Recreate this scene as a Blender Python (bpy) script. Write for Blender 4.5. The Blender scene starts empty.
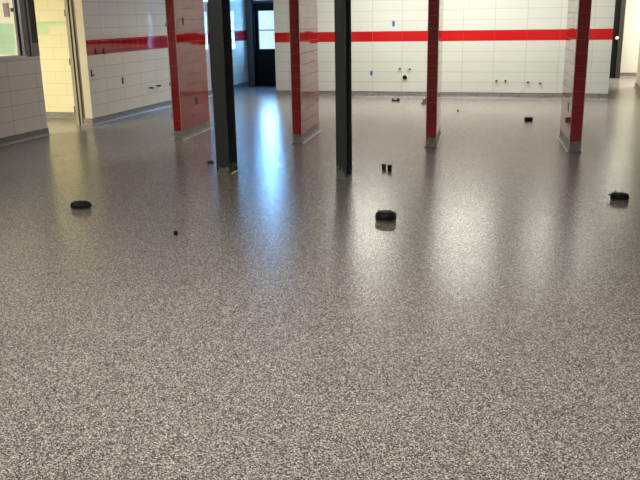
import bpy, bmesh, math, random
from mathutils import Vector, Matrix
random.seed(7)
S = bpy.context.scene
COL = S.collection

# ------------------------------------------------------------------ helpers
def link(name, bm, mat, parent=None, smooth=False, kind=None):
    me = bpy.data.meshes.new(name)
    bmesh.ops.recalc_face_normals(bm, faces=bm.faces[:])
    bm.to_mesh(me); bm.free()
    for m in (mat if isinstance(mat, (list, tuple)) else [mat]):
        me.materials.append(m)
    if smooth:
        for p in me.polygons: p.use_smooth = True
    o = bpy.data.objects.new(name, me); COL.objects.link(o)
    if parent is not None:
        o.parent = parent
    if kind: o['kind'] = kind
    return o

def root(name, loc, label=None, cat=None, group=None, kind=None, rz=0):
    o = bpy.data.objects.new(name, None); COL.objects.link(o)
    o.empty_display_size = .1
    o.location = loc; o.rotation_euler = (0, 0, rz)
    return tag(o, label, cat, group, kind)

def tag(o, label=None, cat=None, group=None, kind=None):
    if label: o['label'] = label
    if cat: o['category'] = cat
    if group: o['group'] = group
    if kind: o['kind'] = kind
    return o

def box(bm, x0, x1, y0, y1, z0, z1, bev=0, seg=2, mi=0):
    r = bmesh.ops.create_cube(bm, size=1)
    vs = r['verts']
    for v in vs:
        v.co = Vector(((x0+x1)/2 + v.co.x*(x1-x0), (y0+y1)/2 + v.co.y*(y1-y0), (z0+z1)/2 + v.co.z*(z1-z0)))
    fs = list({f for v in vs for f in v.link_faces})
    for f in fs: f.material_index = mi
    if bev:
        es = list({e for v in vs for e in v.link_edges})
        bmesh.ops.bevel(bm, geom=es, offset=bev, segments=seg, affect='EDGES', profile=.5)
    return vs

def prism(bm, pts, z0, z1):
    """vertical prism from a plan outline"""
    a = [bm.verts.new((x, y, z0)) for x, y in pts]
    b = [bm.verts.new((x, y, z1)) for x, y in pts]
    n = len(pts)
    bm.faces.new(a[::-1]); bm.faces.new(b)
    for i in range(n):
        bm.faces.new((a[i], a[(i+1) % n], b[(i+1) % n], b[i]))

def loft(bm, rings, cap0=True, cap1=True):
    R = [[bm.verts.new(p) for p in r] for r in rings]
    n = len(R[0])
    for k in range(len(R)-1):
        for i in range(n):
            bm.faces.new((R[k][i], R[k][(i+1) % n], R[k+1][(i+1) % n], R[k+1][i]))
    if cap0: bm.faces.new(R[0][::-1])
    if cap1: bm.faces.new(R[-1])
    return R

def lathe(bm, prof, n=20, mat=None):
    rings = [[(r*math.cos(2*math.pi*i/n), r*math.sin(2*math.pi*i/n), z) for i in range(n)] for r, z in prof]
    if mat: rings = [[tuple(mat @ Vector(p)) for p in r] for r in rings]
    loft(bm, rings)

def ngon_ring(n, rx, ry, z, ph=0):
    return [(rx*math.cos(2*math.pi*i/n+ph), ry*math.sin(2*math.pi*i/n+ph), z) for i in range(n)]

# ------------------------------------------------------------------ materials
class NT:
    def __init__(s, name):
        s.m = bpy.data.materials.new(name); s.m.use_nodes = True
        s.t = s.m.node_tree; s.n = s.t.nodes; s.l = s.t.links
        s.b = s.n['Principled BSDF']
    def new(s, t, **k):
        x = s.n.new(t)
        for a, v in k.items(): setattr(x, a, v)
        return x
    def put(s, sock, v):
        if isinstance(v, bpy.types.NodeSocket): s.l.new(v, sock)
        elif v is not None: sock.default_value = v
    def math(s, op, a, b=None, c=None):
        x = s.new('ShaderNodeMath', operation=op)
        s.put(x.inputs[0], a)
        if b is not None: s.put(x.inputs[1], b)
        if c is not None: s.put(x.inputs[2], c)
        return x.outputs[0]
    def vmath(s, op, a, b=None, sc=None):
        x = s.new('ShaderNodeVectorMath', operation=op)
        s.put(x.inputs[0], a)
        if b is not None: s.put(x.inputs[1], b)
        if sc is not None: s.put(x.inputs[3], sc)
        return x.outputs[0]
    def mix(s, f, a, b):
        x = s.new('ShaderNodeMix', data_type='RGBA')
        s.put(x.inputs[0], f); s.put(x.inputs[6], a); s.put(x.inputs[7], b)
        return x.outputs[2]
    def noise(s, vec, scale, detail=3, rough=.5):
        x = s.new('ShaderNodeTexNoise'); s.put(x.inputs['Vector'], vec)
        x.inputs['Scale'].default_value = scale; x.inputs['Detail'].default_value = detail
        x.inputs['Roughness'].default_value = rough
        return x.outputs['Fac']
    def pos(s):
        return s.new('ShaderNodeNewGeometry').outputs['Position']
    def xyz(s, v):
        x = s.new('ShaderNodeSeparateXYZ'); s.put(x.inputs[0], v); return x.outputs
    def bump(s, h, strength, dist, normal=None):
        x = s.new('ShaderNodeBump'); x.inputs['Strength'].default_value = strength
        x.inputs['Distance'].default_value = dist; s.put(x.inputs['Height'], h)
        if normal is not None: s.put(x.inputs['Normal'], normal)
        s.l.new(x.outputs[0], s.b.inputs['Normal']); return x.outputs[0]

def rgb(r, g, b): return (r, g, b, 1)

def plain(name, col, rough=.5, metal=0, noise=.08, nscale=30, spec=None):
    t = NT(name)
    f = t.noise(t.pos(), nscale)
    lo = tuple(c*(1-noise) for c in col)+(1,); hi = tuple(min(1, c*(1+noise)) for c in col)+(1,)
    t.put(t.b.inputs['Base Color'], t.mix(f, lo, hi))
    t.b.inputs['Roughness'].default_value = rough
    t.b.inputs['Metallic'].default_value = metal
    if spec is not None: t.b.inputs['Specular IOR Level'].default_value = spec
    return t.m

def tile_mat(name, axis, u0, W, T, zb, col, grout, jw=.003, stripe=None, rough=.12, tilt=.006,
             var=.05, scol=(.55, .008, .01), swidth=.2032, ssplit=None, ior=1.5, bumpd=.001):
    """stacked glazed tile on a wall whose run is the world axis; stripe = (v0, v1) rows in red"""
    t = NT(name)
    p = t.pos(); c = t.xyz(p)
    u = t.math('DIVIDE', t.math('SUBTRACT', c[axis], u0), W)
    v = t.math('DIVIDE', t.math('SUBTRACT', c[2], zb), T)
    def joint(a, w):
        f = t.math('FRACT', a)
        d = t.math('MULTIPLY', t.math('MINIMUM', f, t.math('SUBTRACT', 1.0, f)), w)
        return t.math('LESS_THAN', d, jw/2)
    j = t.math('MAXIMUM', joint(u, W), joint(v, T))
    comb = t.new('ShaderNodeCombineXYZ')
    t.put(comb.inputs[0], t.math('FLOOR', u)); t.put(comb.inputs[1], t.math('FLOOR', v))
    wn = t.new('ShaderNodeTexWhiteNoise', noise_dimensions='3D'); t.put(wn.inputs['Vector'], comb.outputs[0])
    base = t.mix(wn.outputs['Value'], tuple(x*(1-var) for x in col)+(1,), tuple(min(1, x*(1+var)) for x in col)+(1,))
    g = rgb(*grout)
    colr = t.mix(j, base, g)
    if stripe:
        inside = t.math('MULTIPLY', t.math('GREATER_THAN', v, stripe[0]), t.math('LESS_THAN', v, stripe[1]))
        us = t.math('DIVIDE', t.math('SUBTRACT', c[axis], u0), swidth)
        js = joint(us, swidth)
        if ssplit:
            # a narrow border course below the square tiles
            d = t.math('ABSOLUTE', t.math('SUBTRACT', v, ssplit))
            js = t.math('MULTIPLY', js, t.math('GREATER_THAN', v, ssplit))
            js = t.math('MAXIMUM', js, t.math('LESS_THAN', d, .012))
        cs = t.new('ShaderNodeCombineXYZ'); t.put(cs.inputs[0], t.math('FLOOR', us)); cs.inputs[1].default_value = 77
        w2 = t.new('ShaderNodeTexWhiteNoise', noise_dimensions='3D'); t.put(w2.inputs['Vector'], cs.outputs[0])
        red = t.mix(w2.outputs['Value'], tuple(x*.85 for x in scol)+(1,), tuple(min(1, x*1.15) for x in scol)+(1,))
        colr = t.mix(inside, colr, t.mix(js, red, rgb(.5, .12, .1)))
    t.put(t.b.inputs['Base Color'], colr)
    t.put(t.b.inputs['Roughness'], t.math('ADD', rough, t.math('MULTIPLY', j, .4)))
    t.b.inputs['IOR'].default_value = ior
    rnd = t.vmath('SUBTRACT', wn.outputs['Color'], (.5, .5, .5))
    wob = t.new('ShaderNodeTexNoise'); t.put(wob.inputs['Vector'], p); wob.inputs['Scale'].default_value = 5
    wv = t.vmath('SUBTRACT', wob.outputs['Color'], (.5, .5, .5))
    nrm = t.new('ShaderNodeNewGeometry').outputs['Normal']
    n2 = t.vmath('NORMALIZE', t.vmath('ADD', nrm, t.vmath('ADD', t.vmath('SCALE', rnd, sc=tilt), t.vmath('SCALE', wv, sc=tilt))))
    t.bump(t.math('SUBTRACT', 1.0, j), .3, bumpd, n2)
    return t.m

def epoxy(name, dark=1.0, rough=.23, bump=.07, tint=(1.01, .975, .945)):
    """broadcast flake epoxy, small chips in a clear glossy coat"""
    t = NT(name)
    p = t.pos()
    v1 = t.new('ShaderNodeTexVoronoi'); t.put(v1.inputs['Vector'], p); v1.inputs['Scale'].default_value = 250
    sep = t.new('ShaderNodeSeparateColor'); t.put(sep.inputs[0], v1.outputs['Color'])
    r = t.new('ShaderNodeValToRGB'); t.put(r.inputs[0], sep.outputs[0])
    cr = r.color_ramp; cr.interpolation = 'CONSTANT'
    stops = [(0, (.050, .038, .042)), (.18, (.105, .085, .082)), (.40, (.20, .175, .168)), (.60, (.36, .335, .32)), (.78, (.58, .555, .535)), (.92, (.82, .80, .78))]
    while len(cr.elements) < len(stops): cr.elements.new(.5)
    for e, (q, cc) in zip(cr.elements, stops):
        e.position = q; e.color = tuple(dark*a*b for a, b in zip(cc, tint))+(1,)
    big = t.noise(p, 1.3, 3)
    bm = t.math('ADD', .90, t.math('MULTIPLY', big, .2))
    col = t.vmath('SCALE', r.outputs[0], sc=bm)
    t.put(t.b.inputs['Base Color'], col)
    fine = t.noise(p, 120, 2)
    peel = t.noise(p, 22, 2)
    h = t.math('ADD', t.math('MULTIPLY', fine, .35), peel)
    chip = t.vmath('SCALE', t.vmath('SUBTRACT', v1.outputs['Color'], (.5, .5, .5)), sc=.07)
    n0 = t.new('ShaderNodeNewGeometry').outputs['Normal']
    t.bump(h, bump, .004, t.vmath('NORMALIZE', t.vmath('ADD', n0, chip)))
    t.b.inputs['IOR'].default_value = 1.52
    wear = t.noise(p, 2.2, 4)
    t.put(t.b.inputs['Roughness'], t.math('ADD', rough-.05, t.math('MULTIPLY', wear, .10)))
    return t.m

TW, TH, ZB = .6185, .2032, .11
XL, YB = -7.44, 16.44               # left wall face, back wall face
H = 2.8
M = {}
M['floor'] = epoxy('flake_epoxy_floor')
M['cove'] = epoxy('flake_epoxy_cove', dark=.84, rough=.4, tint=(.97, .97, .97))
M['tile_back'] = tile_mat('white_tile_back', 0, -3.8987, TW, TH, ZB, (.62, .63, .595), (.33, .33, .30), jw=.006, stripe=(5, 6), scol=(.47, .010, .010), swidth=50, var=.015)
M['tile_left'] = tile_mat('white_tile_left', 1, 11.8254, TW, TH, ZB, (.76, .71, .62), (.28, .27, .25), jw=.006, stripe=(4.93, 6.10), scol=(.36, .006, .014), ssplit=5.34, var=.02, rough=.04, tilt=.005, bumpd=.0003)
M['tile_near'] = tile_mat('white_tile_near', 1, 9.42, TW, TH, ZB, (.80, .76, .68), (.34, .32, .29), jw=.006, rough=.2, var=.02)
M['red_side'] = tile_mat('red_tile_side', 1, 10.12, .3048, .1515, .125, (.34, .006, .010), (.20, .05, .05), jw=.005, rough=.05, tilt=.022, var=.12)
M['red_front'] = tile_mat('red_tile_front', 0, -100.0, 50, .1515, .125, (.30, .004, .008), (.36, .06, .06), jw=.004, rough=.1, tilt=.006, var=.14)
M['cream'] = plain('cream_paint', (.80, .77, .66), .5, noise=.03, nscale=6)
M['jamb_paint'] = plain('beige_jamb_paint', (.62, .58, .47), .55, noise=.10, nscale=4)
M['ceiling'] = plain('ceiling_tile', (.50, .49, .46), .8, noise=.06, nscale=9)
M['plaster'] = plain('plain_wall', (.42, .41, .39), .6, noise=.03)
M['black'] = plain('black_plastic', (.008, .008, .009), .5, noise=.3, nscale=60, spec=.2)
M['rubber'] = plain('black_rubber', (.009, .009, .009), .6, noise=.3, nscale=60, spec=.25)
M['collar'] = plain('drain_collar_grey', (.085, .070, .068), .4, noise=.3, nscale=90)
M['alu'] = plain('aluminium', (.42, .42, .41), .35, .6, noise=.06)
M['bronze'] = plain('bronze_frame', (.14, .112, .085), .42, .3, noise=.12, nscale=12)
M['panel'] = plain('dark_brown_panel', (.115, .092, .074), .8, noise=.12, nscale=8, spec=.15)
M['bare_panel'] = plain('unpainted_grey_panel', (.27, .24, .215), .6, noise=.15, nscale=14)
M['frame_grey'] = plain('door_frame_grey_paint', (.32, .295, .235), .45, noise=.1, nscale=8)
M['frame_dim'] = plain('grey_door_surround', (.10, .095, .09), .5, noise=.1)
M['gasket'] = plain('black_gasket', (.015, .013, .012), .6)
M['door_dark'] = plain('black_door_paint', (.008, .008, .009), .5, noise=.15, spec=.15)
M['door_frame_dark'] = plain('charcoal_frame_paint', (.035, .033, .030), .45, noise=.15, nscale=10)
M['steel_trim'] = plain('pale_edge_trim', (.62, .42, .39), .35, 0, noise=.05)
M['caulk'] = plain('white_caulk', (.72, .72, .68), .5, noise=.06, nscale=40)
M['blue_tape'] = plain('blue_tape', (.035, .12, .32), .6, noise=.12, nscale=120)
M['chrome'] = plain('chrome', (.45, .44, .42), .22, .9)
M['brass'] = plain('dark_pipe', (.06, .055, .05), .4, .5)
M['hole'] = plain('dark_recess', (.01, .009, .008), .8)
M['knob'] = plain('white_knob', (.80, .80, .80), .25)
M['purple'] = plain('mauve_panel', (.27, .14, .20), .5)
M['trimline'] = plain('dark_cove_cap', (.16, .155, .13), .4, .3)
M['greybox'] = plain('grey_box_plastic', (.20, .175, .165), .45, noise=.2, nscale=50)
M['olive'] = plain('olive_black_cap', (.035, .038, .022), .4)

def steel():
    t = NT('dark_painted_steel')
    p = t.pos(); c = t.xyz(p)
    n = t.noise(p, 9, 4, .55)
    # chipped paint low on the post
    low = t.math('SUBTRACT', 1.0, t.math('MULTIPLY', c[2], 4.2))
    m = t.math('GREATER_THAN', t.math('ADD', t.math('MULTIPLY', low, .26), n), .735)
    n2 = t.noise(p, 5, 3)
    paint = t.mix(n2, rgb(.018, .025, .028), rgb(.032, .040, .041))
    chip = t.mix(t.noise(p, 60, 3), rgb(.06, .055, .045), rgb(.26, .25, .20))
    t.put(t.b.inputs['Base Color'], t.mix(m, paint, chip))
    t.put(t.b.inputs['Roughness'], t.math('ADD', .33, t.math('MULTIPLY', m, .4)))
    t.bump(m, .4, .001)
    return t.m
M['steel'] = steel()

def block_wall():
    """painted block wall: cream, with patches of old mint green paint"""
    t = NT('cream_block_wall')
    p = t.pos(); c = t.xyz(p); x, z = c[0], c[2]
    def rect(x0, x1, z0, z1):
        a = t.math('MULTIPLY', t.math('GREATER_THAN', x, x0), t.math('LESS_THAN', x, x1))
        b = t.math('MULTIPLY', t.math('GREATER_THAN', z, z0), t.math('LESS_THAN', z, z1))
        return t.math('MULTIPLY', a, b)
    v = t.math('DIVIDE', z, .2032); row = t.math('FLOOR', v)
    off = t.math('MULTIPLY', t.math('MODULO', row, 2.0), .5)
    u = t.math('ADD', t.math('DIVIDE', t.math('ADD', x, 20.08), .4064), off)
    def d(a, w):
        f = t.math('FRACT', a); return t.math('MULTIPLY', t.math('MINIMUM', f, t.math('SUBTRACT', 1.0, f)), w)
    j = t.math('LESS_THAN', t.math('MINIMUM', d(u, .4064), d(v, .2032)), .004)
    n = t.noise(p, 2.5, 4)
    cream = t.mix(n, rgb(.80, .76, .50), rgb(.86, .82, .60))
    g1 = t.math('MAXIMUM', rect(-8.95, -7.5, 1.575, 1.652), rect(-8.95, -8.53, 1.44, 1.652))
    g2 = rect(-12, -9.0, 1.10, 1.62)
    col = t.mix(g1, cream, rgb(.56, .76, .46))
    up = rect(-12, -9.0, 1.62, 3)
    col = t.mix(up, col, rgb(.82, .82, .76))
    col = t.mix(g2, col, rgb(.42, .66, .52))
    col = t.mix(j, col, t.mix(.5, col, rgb(.55, .52, .30)))
    t.put(t.b.inputs['Base Color'], col); t.b.inputs['Roughness'].default_value = .45
    t.bump(t.math('SUBTRACT', 1.0, j), .4, .003)
    return t.m
M['block'] = block_wall()

def glass(name, tintc=(.95, .98, .97)):
    m = bpy.data.materials.new(name); m.use_nodes = True
    t = m.node_tree; t.nodes.clear()
    o = t.nodes.new('ShaderNodeOutputMaterial'); mx = t.nodes.new('ShaderNodeMixShader')
    tr = t.nodes.new('ShaderNodeBsdfTransparent'); tr.inputs[0].default_value = tintc+(1,)
    gl = t.nodes.new('ShaderNodeBsdfGlossy'); gl.inputs['Roughness'].default_value = .03
    lw = t.nodes.new('ShaderNodeLayerWeight'); lw.inputs[0].default_value = .5
    pw = t.nodes.new('ShaderNodeMath'); pw.operation = 'POWER'; pw.inputs[1].default_value = 5
    ma = t.nodes.new('ShaderNodeMath'); ma.operation = 'MULTIPLY_ADD'; ma.inputs[1].default_value = .9; ma.inputs[2].default_value = .05
    t.links.new(lw.outputs['Facing'], pw.inputs[0]); t.links.new(pw.outputs[0], ma.inputs[0])
    t.links.new(ma.outputs[0], mx.inputs[0]); t.links.new(tr.outputs[0], mx.inputs[1]); t.links.new(gl.outputs[0], mx.inputs[2])
    t.links.new(mx.outputs[0], o.inputs[0])
    return m
M['glass'] = glass('clear_glass')

# ------------------------------------------------------------------ setting
def wallbox(name, b, mat, **k):
    bm = bmesh.new(); box(bm, *b); return link(name, bm, mat, kind='structure', **k)

FX0, FX1, FY0, FY1 = -11.5, 5.2, -3.2, 22.4
wallbox('floor', (FX0, FX1, FY0, FY1, -.2, 0), M['floor'])
wallbox('ceiling', (FX0, FX1, FY0, FY1, H, H+.15), M['ceiling'])

# left wall: near piece with the window, far piece with the stripe
EN, EF = 10.17, 11.31                 # the doorway between them
SILL = 1.165
bm = bmesh.new()
box(bm, XL+.02-.22, XL+.02, FY0, EN, 0, SILL)                       # below the window
box(bm, XL+.02-.22, XL+.02, FY0, 8.05, SILL, H)                     # before the window
box(bm, XL+.02-.22, XL+.02, 8.05, EN, 2.35, H)                      # above the window
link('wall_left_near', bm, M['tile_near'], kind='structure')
XA, XB = -7.365, -7.62             # the far left wall runs slightly outwards
def xw(y): return XA+(y-EF)*(XB-XA)/(18.7-EF)
bm = bmesh.new()
prism(bm, [(XA, EF), (XB, 18.72), (XB-.24, 18.72), (XA-.24, EF)], 0, H)
box(bm, XA-.24, XA, EN, EF, 2.25, H)
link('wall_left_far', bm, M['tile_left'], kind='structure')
# plaster end of the far piece, painted beige
wallbox('trim_1', (XA-.2405, XA-.0005, EF-.008, EF, 0, 2.25), M['jamb_paint'])

# back wall (a partition) and the walls around it
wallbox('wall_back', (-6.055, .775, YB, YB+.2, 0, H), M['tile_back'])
bm = bmesh.new()
DX0, DX1 = -7.32, -6.35              # exit door leaf
box(bm, -7.9, -7.425, 18.7, 18.9, 0, H)
box(bm, -7.425, DX1, 18.7, 18.9, 2.72, H)
box(bm, DX1+.06, -6.28, 18.7, 18.9, 0, H)
box(bm, -6.28, -5.75, 18.7, 18.9, 0, .9)
box(bm, -6.28, -5.75, 18.7, 18.9, 2.62, H)
box(bm, -5.75, -5.0, 18.7, 18.9, 0, H)
link('wall_exit', bm, M['plaster'], kind='structure')
wallbox('wall_corridor', (-5.0, -4.8, YB+.2, 18.9, 0, H), M['plaster'])
# right passage, cream
wallbox('wall_passage_left', (.3, .5, YB+.2, 21.8, 0, H), M['cream'])
wallbox('wall_passage_right', (1.475, 1.64, YB, 19.22, 0, H), M['cream'])
wallbox('wall_passage_back', (.0, FX1, 22.2, 22.4, 0, H), M['cream'])
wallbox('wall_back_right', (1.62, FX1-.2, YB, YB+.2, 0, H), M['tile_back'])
wallbox('wall_right', (FX1-.2, FX1, FY0, 22.2, 0, H), M['plaster'])
wallbox('wall_front', (XA-.24, FX1-.2, FY0, FY0+.2, 0, H), M['plaster'])
# lit room behind the left doorway
wallbox('wall_side_room_back', (FX0, XA-.24, 12.02, 12.22, 0, H), M['block'])
wallbox('wall_side_room_left', (FX0, FX0+.2, 5.0, 12.02, 0, H), M['cream'])
wallbox('wall_side_room_front', (FX0+.2, XL-.2, 5.0, 5.2, 0, H), M['cream'])

# coved epoxy baseboards with a dark cap line
def baseboard(name, a, b, nrm, h=ZB, th=.014):
    ax, ay = a; bx_, by = b; nx, ny = nrm
    prof = [(0, 0), (th+.03, 0), (th+.012, .006), (th+.003, .022), (th, .045), (th, h-.006), (0, h-.006)]
    bm = bmesh.new()
    loft(bm, [[(px+nx*d, py+ny*d, z) for d, z in prof] for px, py in (a, b)])
    o = link(name, bm, M['cove'], kind='structure')
    bm = bmesh.new()
    cap = [(0, h-.006), (th+.003, h-.006), (th+.003, h+.002), (0, h+.002)]
    loft(bm, [[(px+nx*d, py+ny*d, z) for d, z in cap] for px, py in (a, b)])
    link('cap_strip', bm, M['trimline'], o)
    return o
baseboard('baseboard_back', (-6.06, YB), (.78, YB), (0, -1))
baseboard('baseboard_back_right', (1.62, YB), (5.0, YB), (0, -1))
baseboard('baseboard_left_far', (XA, EF-.01), (XB, 18.7), (1, 0))
baseboard('baseboard_left_near', (XL+.02, FY0+.2), (XL+.02, EN), (1, 0))
baseboard('baseboard_jamb', (XA, EF-.008), (XA-.22, EF-.008), (0, -1))
baseboard('baseboard_side_room', (XL-.2, 12.02), (FX0+.2, 12.02), (0, -1))
baseboard('baseboard_passage_back', (.5, 22.2), (5.0, 22.2), (0, -1))
baseboard('baseboard_passage_right', (1.475, YB+.0), (1.475, 19.22), (-1, 0))
baseboard('baseboard_passage_end', (1.46, 19.22), (1.66, 19.22), (0, 1))
baseboard('baseboard_partition_end', (-6.055, YB+.2), (-6.055, YB), (-1, 0))
baseboard('baseboard_exit', (-5.0, 18.7), (DX1+.06, 18.7), (0, -1))

# white caulk line along the back wall foot and left wall foot
bm = bmesh.new(); prism(bm, [(xw(13.2)+.046, 13.2), (xw(13.2)+.054, 13.2), (xw(16.2)+.054, 16.2), (xw(16.2)+.046, 16.2)], 0, .004); link('trim_2', bm, M['caulk'], kind='structure')

# dark panel and window in the near left wall -----------------------------
XN = XL+.02
bm = bmesh.new(); box(bm, XN-.05, XN+.003, 10.02, EN+.005, SILL+.19, 2.35, .004)
t1 = link('trim_3', bm, M['panel'], kind='structure')
bm = bmesh.new(); box(bm, XN-.05, XN+.002, 10.02, EN+.005, SILL, SILL+.19, .003)
link('bare_patch', bm, M['bare_panel'], t1)
w = root('window_1', (XN, 9.0, SILL), kind='structure')
def wpart(name, b, mat, bev=.003, par=w):
    bm = bmesh.new(); x0, x1, y0, y1, z0, z1 = b
    box(bm, x0-XN, x1-XN, y0-9.0, y1-9.0, z0-SILL, z1-SILL, bev); return link(name, bm, mat, par)
wpart('bronze_jamb', (XN-.05, XN+.010, 9.84, 10.02, SILL, 2.35), M['bronze'])
wpart('bronze_lip', (XN-.04, XN+.022, 9.955, 9.985, SILL, 2.35), M['bronze'])
wpart('aluminium_jamb', (XN-.05, XN+.006, 9.785, 9.84, SILL+.01, 2.35), M['alu'])
wpart('gasket', (XN-.04, XN-.006, 9.735, 9.785, SILL+.01, 2.35), M['gasket'])
wpart('sash_stile', (XN-.035, XN-.002, 9.695, 9.735, SILL+.03, 2.3), M['alu'])
wpart('sash_rail', (XN-.08, XN-.002, 8.1, 9.695, SILL+.008, SILL+.035), M['alu'])
wpart('sash_rail', (XN-.08, XN-.002, 8.1, 9.735, 2.3, 2.35), M['alu'])
wpart('sash_stile', (XN-.08, XN-.002, 8.05, 8.1, SILL, 2.35), M['alu'])
wpart('sill', (XN-.05, XN+.030, 8.05, 9.84, SILL-.010, SILL+.028), M['alu'])
wpart('pane', (XN-.025, XN-.020, 8.1, 9.70, SILL+.03, 2.3), M['glass'], 0)
wpart('latch', (XN-.02, XN+.01, 9.66, 9.69, 1.79, 1.84), M['gasket'])

# doorway frame in the left wall ------------------------------------------
fr = root('door_1', (XA-.24, EF, 0), kind='structure')
def fpart(name, b, mat, bev=.003):
    bm = bmesh.new(); x0, x1, y0, y1, z0, z1 = b
    box(bm, x0-(XA-.24), x1-(XA-.24), y0-EF, y1-EF, z0, z1, bev); return link(name, bm, mat, fr)
X0 = XA-.14
fpart('frame_face', (X0-.155, X0-.095, EF-.045, EF+.03, 0, 2.25), M['frame_grey'])
fpart('frame_rabbet', (X0-.095, X0-.075, EF-.02, EF+.03, 0, 2.25), M['gasket'])
fpart('frame_stop', (X0-.075, X0-.035, EF-.035, EF+.03, 0, 2.25), M['frame_grey'])
fpart('frame_rabbet', (X0-.035, X0-.0, EF-.012, EF+.03, 0, 2.25), M['bronze'])
fpart('frame_head', (X0-.155, X0, EN, EF-.045, 2.2, 2.25), M['frame_grey'])
for z in (1.02, 1.77, .26):
    bm = bmesh.new()
    for k in range(3):
        lathe(bm, [(.009, -.05+.034*k), (.009, -.05+.034*k+.030)], 10, Matrix.Translation((-.062, -.045, z)))
    link('hinge', bm, M['brass'], fr)

# exit door at the end of the left corridor -------------------------------
d = root('door_2', (-6.85, 18.7, 0), kind='structure')
def dpart(name, b, mat, bev=.003, par=None):
    bm = bmesh.new(); x0, x1, y0, y1, z0, z1 = b
    box(bm, x0+6.85, x1+6.85, y0-18.7, y1-18.7, z0, z1, bev); return link(name, bm, mat, par or d)
DG = (-7.30, -6.52, .90, 1.80)
dpart('frame_jamb', (-7.60, -7.43, 18.66, 18.84, 0, 2.72), M['frame_dim'])
dpart('frame_jamb', (-7.43, -7.385, 18.64, 18.84, 0, 2.72), M['door_dark'])
dpart('frame_jamb', (DX1+.01, DX1+.06, 18.66, 18.84, 0, 2.72), M['door_frame_dark'])
dpart('frame_head', (-7.385, DX1+.01, 18.66, 18.84, 1.98, 2.05), M['door_frame_dark'])
lf = bmesh.new()
for b in ((-7.385, DG[0], 0, 1.98), (DG[1], DX1+.01, 0, 1.98), (DG[0], DG[1], 0, DG[2]), (DG[0], DG[1], DG[3], 1.98)):
    box(lf, b[0]+6.85, b[1]+6.85, .02, .065, b[2], b[3])
link('leaf', lf, M['door_dark'], d)
dpart('muntin', (DG[0], DG[1], 18.715, 18.77, 1.335, 1.36), M['door_frame_dark'], .002)
dpart('pane', (DG[0], DG[1], 18.738, 18.744, DG[2], DG[3]), M['glass'], 0)
dpart('transom_pane', (-7.385, DX1+.01, 18.738, 18.744, 2.05, 2.72), M['glass'], 0)
dpart('threshold', (-7.43, DX1+.06, 18.62, 18.85, 0, .018), M['door_dark'])
w2 = root('window_2', (-5.8, 18.7, .9), kind='structure')
for b in ((-6.28, -6.23, .9, 2.62), (-5.80, -5.75, .9, 2.62), (-6.23, -5.80, .9, .95), (-6.23, -5.80, 2.57, 2.62), (-6.23, -5.80, 1.335, 1.375)):
    bm = bmesh.new(); box(bm, b[0]+5.8, b[1]+5.8, 0, .12, b[2]-.9, b[3]-.9, .003); link('frame_bar', bm, M['door_frame_dark'], w2)
bm = bmesh.new(); box(bm, -.43, .0, .05, .056, .05, 1.67); link('pane', bm, M['glass'], w2)

# dark door in the far left wall, mostly behind the steel post ------------
d3 = root('door_3', (xw(16.95), 16.95, 0), kind='structure', rz=math.atan((XA-XB)/(18.7-EF)))
for nm, b, mt in (('frame_jamb', (0, .035, .40, .52, 0, 1.96), 'door_frame_dark'), ('frame_jamb', (0, .035, -.62, -.50, 0, 1.96), 'door_frame_dark'),
                  ('frame_head', (0, .035, -.50, .40, 1.86, 1.96), 'door_frame_dark'), ('leaf', (.001, .018, -.50, .40, .01, 1.86), 'door_dark')):
    bm = bmesh.new(); box(bm, *b, .003); link(nm, bm, M[mt], d3)
bm = bmesh.new(); box(bm, .018, .024, .27, .33, 1.0, 1.8, .002); link('edge_highlight', bm, M['alu'], d3)  # pale strip added in place of the bright highlight along the door edge

# black door at the end of the right passage ------------------------------
d4 = root('door_4', (1.1, 21.8, 0), kind='structure')
for nm, b, mt in (('leaf', (-.6, .055, .0, .045, .008, 2.1), 'door_dark'), ('frame_jamb', (.065, .175, -.04, .40, 0, 2.15), 'door_frame_dark'),
                  ('frame_stop', (.052, .068, .02, .07, 0, 2.12), 'gasket'), ('frame_head', (-.6, .065, -.04, .12, 2.1, 2.15), 'door_frame_dark')):
    bm = bmesh.new(); box(bm, *b, .003); link(nm, bm, M[mt], d4)
bm = bmesh.new()
lathe(bm, [(.012, 0), (.012, .05), (.030, .055), (.042, .07), (.042, .085), (.030, .10), (.008, .104)], 18, Matrix.Translation((.03, 0, .995)) @ Matrix.Rotation(math.pi/2, 4, 'X'))
kb = link('knob', bm, M['knob'], d4, True); kb['label'] = 'round white door knob'

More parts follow.
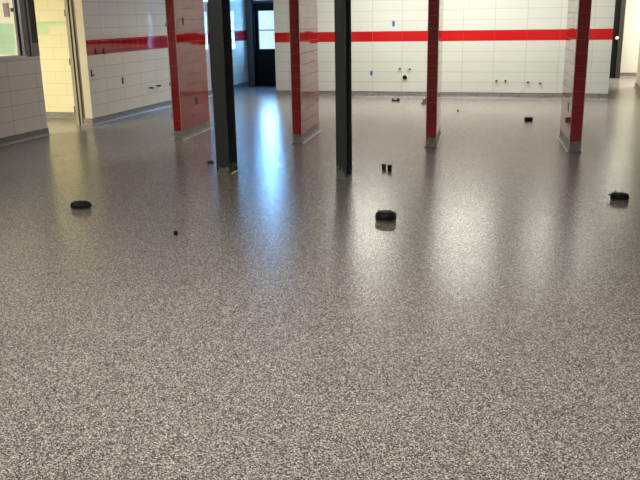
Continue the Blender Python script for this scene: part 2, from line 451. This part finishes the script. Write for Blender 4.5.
# ------------------------------------------------------------------ red tiled piers
PY0, PY1 = 10.11, 11.33
PW = {}
PR = math.atan(.105)            # the piers stand slightly askew to the back wall
def pier(x0, x1, label, front_label=None):
    cx = (x0+x1)/2; w = (x1-x0)/2; L = PY1-PY0
    r = root('tiled_pier', (cx, PY0, 0), label, 'pier', 'red tiled piers in a row', rz=PR)
    b = bmesh.new(); box(b, -w, w, .0, L, .122, H)
    for f in b.faces:
        f.material_index = 1 if abs(f.normal.y) > .5 else 0
    bmesh.ops.recalc_face_normals(b, faces=b.faces[:])
    for f in b.faces: f.material_index = 1 if abs(f.normal.y) > .5 else 0
    link('tile_cladding', b, [M['red_side'], M['red_front']], r)
    b = bmesh.new()
    prof = [(.020, 0), (.008, .008), (.001, .028), (-.001, .05), (-.001, .122)]
    loft(b, [[(sx*(w+d_), (-d_ if sy < 0 else L+d_), z) for sx, sy in ((-1, -1), (1, -1), (1, 1), (-1, 1))] for d_, z in prof])
    link('cove_base', b, M['cove'], r); PW[r.name] = w+.0005
    for sx in (-1, 1):
        b = bmesh.new(); box(b, sx*w-.004, sx*w+.004, -.004, .006, .118, H, .0015); link('edge_trim', b, M['steel_trim'], r)
    for sx in (-1, 1):
        b = bmesh.new()
        x = sx*(w+.022)
        pts = []
        n = 14
        for k in range(n+1):
            pts.append((x-.009-.003*random.random(), -.01+(L+.02)*k/n))
        for k in range(n, -1, -1):
            pts.append((x+.006+.003*random.random(), -.01+(L+.02)*k/n))
        prism(b, pts, 0, .006)
        q = link('caulk_line', b, M['caulk'], r)
    return r
P1 = pier(-5.285, -5.165, 'red tiled pier nearest the left wall, with bits of blue tape on its edge')
P2 = pier(-3.505, -3.380, 'red tiled pier standing between the two dark steel posts')
P3 = pier(-1.690, -1.560, 'red tiled pier right of both steel posts with a small grey box behind it')
P4 = pier(.078, .215, 'red tiled pier nearest the right opening, rightmost of the four piers')
for z in (1.575, .779, .334):
    k = {1.575: 'upper', .779: 'middle', .334: 'lowest'}[z]
    bm = bmesh.new(); box(bm, -.022, .012, -.004, .012, -.022, .022, .002)
    o = link('tape_tab', bm, M['blue_tape']); o.location = (-5.285, PY0-.004, z)
    tag(o, '%s scrap of blue tape on the left edge of the leftmost red pier' % {'upper': 'topmost', 'middle': 'middle', 'lowest': 'lowest'}[k], 'tape', 'blue tape scraps on the red pier')
def slot(x, y, z, w, h, par, sx):
    bm = bmesh.new(); box(bm, -.0035, .0035, -w/2, w/2, -h/2, h/2, .001)
    o = link('outlet_slot', bm, M['hole'], par); o.location = (sx*PW[par.name], y-par.location.y, z); return o
slot(-5.163, 10.77, .48, .07, .10, P1, 1)
slot(-5.163, 10.42, 1.62, .05, .10, P1, 1)
slot(.076, 10.50, .50, .05, .10, P4, -1)
slot(.076, 10.30, .33, .04, .05, P4, -1)

# ------------------------------------------------------------------ steel posts (H sections)
def post(x0, x1, y0, y1, label):
    w = x1-x0; L = y1-y0; t = .02
    r = root('steel_post', (x0, y0, 0), label, 'post', 'dark steel posts')
    zb = .006
    b = bmesh.new(); box(b, 0, w, 0, t, zb, H, .004); link('flange', b, M['steel'], r)
    b = bmesh.new(); box(b, 0, w, L-t, L, zb, H, .004); link('flange', b, M['steel'], r)
    b = bmesh.new(); box(b, w/2-.006, w/2+.006, t, L-t, zb, H); link('web', b, M['steel'], r)
    b = bmesh.new()
    n = 26
    pts = []
    for k in range(n):
        a = 2*math.pi*k/n
        ca, sa = math.cos(a), math.sin(a)
        rx, ry = w/2+.014, L/2+.014
        s_ = 1/max(abs(ca)/rx, abs(sa)/ry)
        s_ = min(s_, 1.08*math.hypot(rx*ca, ry*sa))*(1+.05*(random.random()-.5))
        pts.append((w/2+s_*ca, L/2+s_*sa))
    loft(b, [[(x, y, 0) for x, y in pts], [((x-w/2)*.93+w/2, (y-L/2)*.93+L/2, zb+.002) for x, y in pts]])
    link('grout_pad', b, M['floor'], r)
    return r
post(-3.635, -3.488, 7.89, 8.14, 'dark grey steel post with chipped paint at its foot, left of the middle')
post(-2.272, -2.160, 7.92, 8.16, 'slim dark steel post standing nearest the middle of the floor')

# ------------------------------------------------------------------ things on the floor
def drain_cap(name, loc, rx, ry, h, label, rz=0, flaps=(), n=8, group=None, collar=True, ph=math.pi/8, cat='drain cover'):
    r = root(name, loc, label, cat, group, rz=rz)
    if collar:
        b = bmesh.new()
        loft(b, [ngon_ring(n, rx*.97, ry*.97, 0, ph), ngon_ring(n, rx*.97, ry*.97, h*.22, ph), ngon_ring(n, rx*.93, ry*.93, h*.26, ph)])
        link('collar', b, M['collar'], r)
        z0 = h*.26
    else: z0 = 0
    b = bmesh.new()
    loft(b, [ngon_ring(n, rx, ry, z0, ph), ngon_ring(n, rx*1.0, ry*1.0, h*.72, ph), ngon_ring(n, rx*.90, ry*.88, h*.95, ph), ngon_ring(n, rx*.84, ry*.8, h, ph)])
    link('body', b, M['black'], r)
    b = bmesh.new()
    loft(b, [ngon_ring(n, rx*.74, ry*.72, h, ph), ngon_ring(n, rx*.72, ry*.7, h*1.05, ph), ngon_ring(n, rx*.64, ry*.6, h*1.07, ph)])
    link('lid', b, M['rubber'], r)
    for k in range(4):
        a = ph+math.pi/4+k*math.pi/2
        b = bmesh.new(); lathe(b, [(.006, h), (.006, h*1.07+.004), (.003, h*1.07+.006)], 8, Matrix.Translation((rx*.78*math.cos(a), ry*.76*math.sin(a), 0)))
        link('screw', b, M['brass'], r)
    for fx, fy, fz, dx, dz, wd in flaps:
        b = bmesh.new()
        v = [(fx, fy-wd, fz), (fx, fy+wd, fz), (fx+dx, fy+wd*.3, fz+dz), (fx+dx*.9, fy-wd*.4, fz+dz*.9)]
        tk = .004
        loft(b, [v, [(x+tk, y, z-tk) for x, y, z in v]])
        link('torn_flap', b, M['rubber'], r)
    return r
drain_cap('floor_drain_cover', (-4.175, 6.08, 0), .093, .075, .062, 'low black plastic drain cover on the left of the floor, in the pale doorway reflection', rz=.12, flaps=((.08, 0, .05, .03, -.02, .03),), group='black drain covers on the floor')
drain_cap('floor_drain_cover', (-1.372, 6.27, 0), .090, .080, .078, 'eight-sided black drain cover on the bright middle of the floor', group='black drain covers on the floor')
drain_cap('floor_drain_cover', (.525, 7.50, 0), .085, .07, .060, 'black drain cover with a torn flap, by the right edge', rz=.05, flaps=((-.06, 0, .05, -.05, .0, .035), (-.05, .02, .055, .015, .035, .02), (-.07, -.01, .03, -.03, .02, .02)), group='black drain covers on the floor')
drain_cap('floor_drain_cover', (-.54, 12.93, 0), .068, .06, .062, 'small black drain cover in front of the back wall, left of the rightmost pier', flaps=((.05, 0, .05, .03, .0, .03),), n=8, collar=False, group='black drain covers on the floor')

def stub(name, loc, r_, h, mat, label, cat='pipe stub', group=None, ring=True):
    r = root(name, loc, label, cat, group)
    b = bmesh.new(); lathe(b, [(r_*.92, 0), (r_*.92, h*.55), (r_*.92, h*.6)], 18); link('sleeve', b, mat, r, True)
    b = bmesh.new(); lathe(b, [(r_, h*.55), (r_, h*.95), (r_*.9, h), (r_*.3, h)], 18); link('cap', b, mat, r)
    return r
stub('conduit_stub', (-1.885, 8.50, 0), .024, .068, M['olive'], 'olive black conduit stub, the left one of a pair', group='paired conduit stubs')
stub('conduit_stub', (-1.805, 8.43, 0), .024, .068, M['black'], 'pure black conduit stub, the right one of a pair', group='paired conduit stubs')
stub('capped_pipe', (-2.901, 5.46, 0), .017, .034, M['black'], 'tiny black capped pipe alone on the open floor, left of the middle')
stub('capped_pipe', (-1.797, 14.08, 0), .016, .03, M['rubber'], 'tiny dark pipe stub in front of the back wall, right of the third red pier')

# flat black cast-off near the back wall
bm = bmesh.new()
rings = []
for k in range(13):
    u = k/12; x = -.08+.16*u
    hh = .03+.04*math.exp(-((u-.80)/.16)**2)+.026*math.exp(-((u-.1)/.12)**2)
    wd = .035*(.55+.45*math.sin(math.pi*min(1, max(.05, u))))
    rings.append([(x, -wd, 0), (x, wd, 0), (x, wd*.8, hh*.8), (x, 0, hh), (x, -wd*.8, hh*.8)])
loft(bm, rings)
o = link('rubber_scrap', bm, M['rubber']); o.location = (-3.225, 15.60, 0)
tag(o, 'crumpled black rubber scrap on the floor close to the back wall', 'scrap')

# stepped grey floor box by the third pier
r = root('floor_box', (-2.50, 15.15, 0), 'small stepped grey floor box partly hidden behind the third red pier', 'box')
for nm, b, mt in (('base', (-.13, .13, -.06, .06, 0, .055), 'greybox'), ('middle_tier', (-.105, .13, -.045, .06, .055, .105), 'greybox'), ('lid', (-.06, .10, -.035, .05, .105, .13), 'collar')):
    bm = bmesh.new(); box(bm, *b, .005); link(nm, bm, M[mt], r)

# crumbs of debris beside the steel post
bm = bmesh.new()
for k in range(9):
    a = random.random()*6.28; d_ = random.random()*.04; s_ = .008+.012*random.random()
    q = bmesh.ops.create_icosphere(bm, subdivisions=1, radius=s_, matrix=Matrix.Translation((d_*math.cos(a)*1.3, d_*math.sin(a), s_*.7)))
    for v in q['verts']: v.co += Vector((random.uniform(-1, 1), random.uniform(-1, 1), random.uniform(-1, 1)))*.003
    for v in q['verts']: v.co.z = max(v.co.z, 0)
o = link('debris_clump', bm, M['panel']); o.location = (-3.99, 8.46, 0)
tag(o, 'small clump of dark crumbs on the floor left of the chipped steel post', 'debris')

# ------------------------------------------------------------------ things on the walls
def onwall(name, x, z, mat, w, h, label, cat, group=None, round_=False):
    r = root(name, (x, YB, z), label, cat, group)
    return r
def tapetab(x, z, h, label):
    bm = bmesh.new()
    pts = [(-.028, h/2), (.028, h/2), (.026, -h*.25), (.012, -h/2), (-.006, -h*.42), (-.024, -h*.3)]
    loft(bm, [[(a, -.0035, b) for a, b in pts], [(a, .001, b) for a, b in pts]])
    o = link('tape_tab', bm, M['blue_tape']); o.location = (x, YB, z)
    tag(o, label, 'tape', 'blue tape tabs on the back wall')
tapetab(-3.461, 1.473, .115, 'blue tape tab above the red stripe on the back wall')
tapetab(-3.921, .480, .105, 'blue tape tab on the back wall just right of the slim steel post')

def wallstub(loc, label, rot, group, r_=.017, ln=.05, mat='brass'):
    r = root('pipe_stub', loc, label, 'pipe stub', group)
    r.rotation_euler = rot
    b = bmesh.new(); lathe(b, [(r_*1.5, -.002), (r_*1.5, .004), (r_*1.2, .007)], 16); link('escutcheon', b, M['alu'], r, False)
    b = bmesh.new(); lathe(b, [(r_, .0), (r_, ln), (r_*.8, ln+.003)], 14); link('pipe', b, M[mat], r, False)
BK = (math.pi/2, 0, 0)
for x, z, lab in ((-3.317, .583, 'pipe stub above the black drain hole on the back wall, left of its pair'),
                  (-3.108, .574, 'pipe stub above the black drain hole on the back wall, right of its pair'),
                  (-1.351, .347, 'back wall pipe stub right of the third pier, leftmost of four in a row'),
                  (-1.174, .348, 'back wall pipe stub, second from the left of four in a row'),
                  (-.737, .325, 'back wall pipe stub, third from the left of four in a row'),
                  (-.506, .302, 'lowest back wall pipe stub, nearest the rightmost red pier')):
    wallstub((x, YB, z), lab, BK, 'water pipe stubs on the back wall')
r = root('waste_pipe', (-3.214, YB, .401), 'round black waste pipe opening low on the back wall', 'pipe'); r.rotation_euler = BK
b = bmesh.new()
rings = [[(q*math.cos(2*math.pi*i/20), q*math.sin(2*math.pi*i/20), z) for i in range(20)] for q, z in ((.036, 0), (.036, .035), (.030, .037), (.028, .01))]
loft(b, rings); link('pipe', b, M['black'], r, True)
b = bmesh.new(); lathe(b, [(.046, -.002), (.046, .004), (.038, .008)], 20); link('escutcheon', b, M['rubber'], r)

LK = (0, math.pi/2, 0)
wallstub((xw(13.36), 13.36, .425), 'chrome pipe stub low on the left striped wall, the left one of a pair', LK, 'pipe stubs on the left wall', .015, .09, 'rubber')
wallstub((xw(13.66), 13.66, .435), 'chrome pipe stub low on the left striped wall, the right one of a pair', LK, 'pipe stubs on the left wall', .015, .09, 'rubber')
def hook(y, z, label, h=.10, s=1):
    r = root('wall_hook', (xw(y), y, z), label, 'hook', 'black hooks on the left wall')
    b = bmesh.new(); box(b, 0, .008, -.018*s, .018*s, -h/2, h/2, .003); link('plate', b, M['rubber'], r)
    b = bmesh.new()
    path = [(.006, 0, -h*.1), (.03, 0, -h*.35), (.045, 0, -h*.3), (.05, 0, -h*.1)]
    rings = [[(x+.006*math.cos(a)*.7, .007*math.sin(a), z_+.006*math.cos(a)*.7) for a in [2*math.pi*i/8 for i in range(8)]] for x, _, z_ in path]
    loft(b, rings); link('prong', b, M['rubber'], r)
hook(11.57, 1.165, 'black hook under the red stripe, the one nearest the doorway')
hook(11.83, 1.155, 'black hook under the red stripe, second from the doorway')
hook(11.39, .83, 'black bracket on the edge of the left wall below the hooks', .11, .8)
r = root('outlet_box', (xw(12.38), 12.38, .635), 'empty dark outlet opening in the left striped wall', 'outlet')
b = bmesh.new()
for bb in ((0, .004, -.034, -.026, -.062, .062), (0, .004, .026, .034, -.062, .062), (0, .004, -.026, .026, .055, .062), (0, .004, -.026, .026, -.062, -.055)):
    box(b, *bb)
link('rim', b, M['alu'], r)
b = bmesh.new(); box(b, 0, .002, -.026, .026, -.055, .055); link('recess', b, M['hole'], r)
# mauve box on the wall of the lit room, seen through the window
r = root('wall_box', (-9.33, 12.02, 1.85), 'mauve upright box on the wall seen through the left window', 'box')
b = bmesh.new(); box(b, -.05, .05, -.035, 0, -.115, .115, .006); link('body', b, M['purple'], r)
b = bmesh.new(); box(b, -.04, .04, -.039, -.034, -.09, .09, .002); link('cover', b, M['purple'], r)

# ------------------------------------------------------------------ light
def area(name, loc, sx, sy, power, col, rot=(0, 0, 0), spread=None):
    l = bpy.data.lights.new(name, 'AREA'); l.shape = 'RECTANGLE'; l.size = sx; l.size_y = sy
    l.energy = power; l.color = col
    o = bpy.data.objects.new(name, l); COL.objects.link(o); o.location = loc; o.rotation_euler = rot
    if spread: l.spread = spread
    return o
warm = (1, .93, .80)
zc = H-.02
for x in (-5.6, -3.72, -1.80, .0, 3.2):
    area('troffer', (x, 14.95, zc), 1.15, .6, {-5.6: 4, 3.2: 20, .0: 50}.get(x, 74), (1, .975, .86))
for x in (-5.2, -1.6, 2.2):
    for y in (3.4, -.6):
        area('troffer', (x, y, zc), 1.15, .6, 60, (1, .955, .87))
area('side_room_lamp', (-9.6, 7.4, zc), 1.4, 1.4, 330, (1, .93, .70))
area('passage_lamp', (2.9, 20.7, zc), .8, .8, 150, (1, .97, .84))
area('passage_lamp', (1.30, 20.2, zc), .9, .9, 40, (1, .97, .84))
# daylight outside the exit door and its neighbouring window
area('daylight_panel', (-6.4, 19.6, 1.9), 3.0, 2.6, 640, (.20, .49, 1.0), (-math.pi/2, 0, 0))
W = bpy.data.worlds.new('World'); S.world = W; W.use_nodes = True
W.node_tree.nodes['Background'].inputs[0].default_value = (.55, .72, 1, 1)
W.node_tree.nodes['Background'].inputs[1].default_value = 1.5

# ------------------------------------------------------------------ camera
f, pi_, ya, ro, hc = 790.4639, .2763, -.3017, -.0181, 1.6597
R = Vector((math.cos(ya), -math.sin(ya), 0)); F0 = Vector((math.sin(ya), math.cos(ya), 0)); Z = Vector((0, 0, 1))
F = F0*math.cos(pi_)-Z*math.sin(pi_); U = F0*math.sin(pi_)+Z*math.cos(pi_)
c, s = math.cos(ro), math.sin(ro)
R2 = R*c+U*s; U2 = -R*s+U*c
cam = bpy.data.cameras.new('camera'); co = bpy.data.objects.new('camera', cam); COL.objects.link(co)
m = Matrix((R2, U2, -F)).transposed().to_4x4(); m.translation = (0, 0, hc); co.matrix_world = m
cam.sensor_width = 36; cam.lens = f/640*36; cam.clip_start = .05
S.camera = co
S.view_settings.view_transform = 'Standard'; S.view_settings.look = 'None'
S.view_settings.gamma = 1; S.view_settings.use_curve_mapping = False
S.view_settings.exposure = 0.0
S.cycles.use_denoising = True
S.cycles.use_adaptive_sampling = False
S.cycles.max_bounces = 10
S.cycles.sample_clamp_indirect = 6
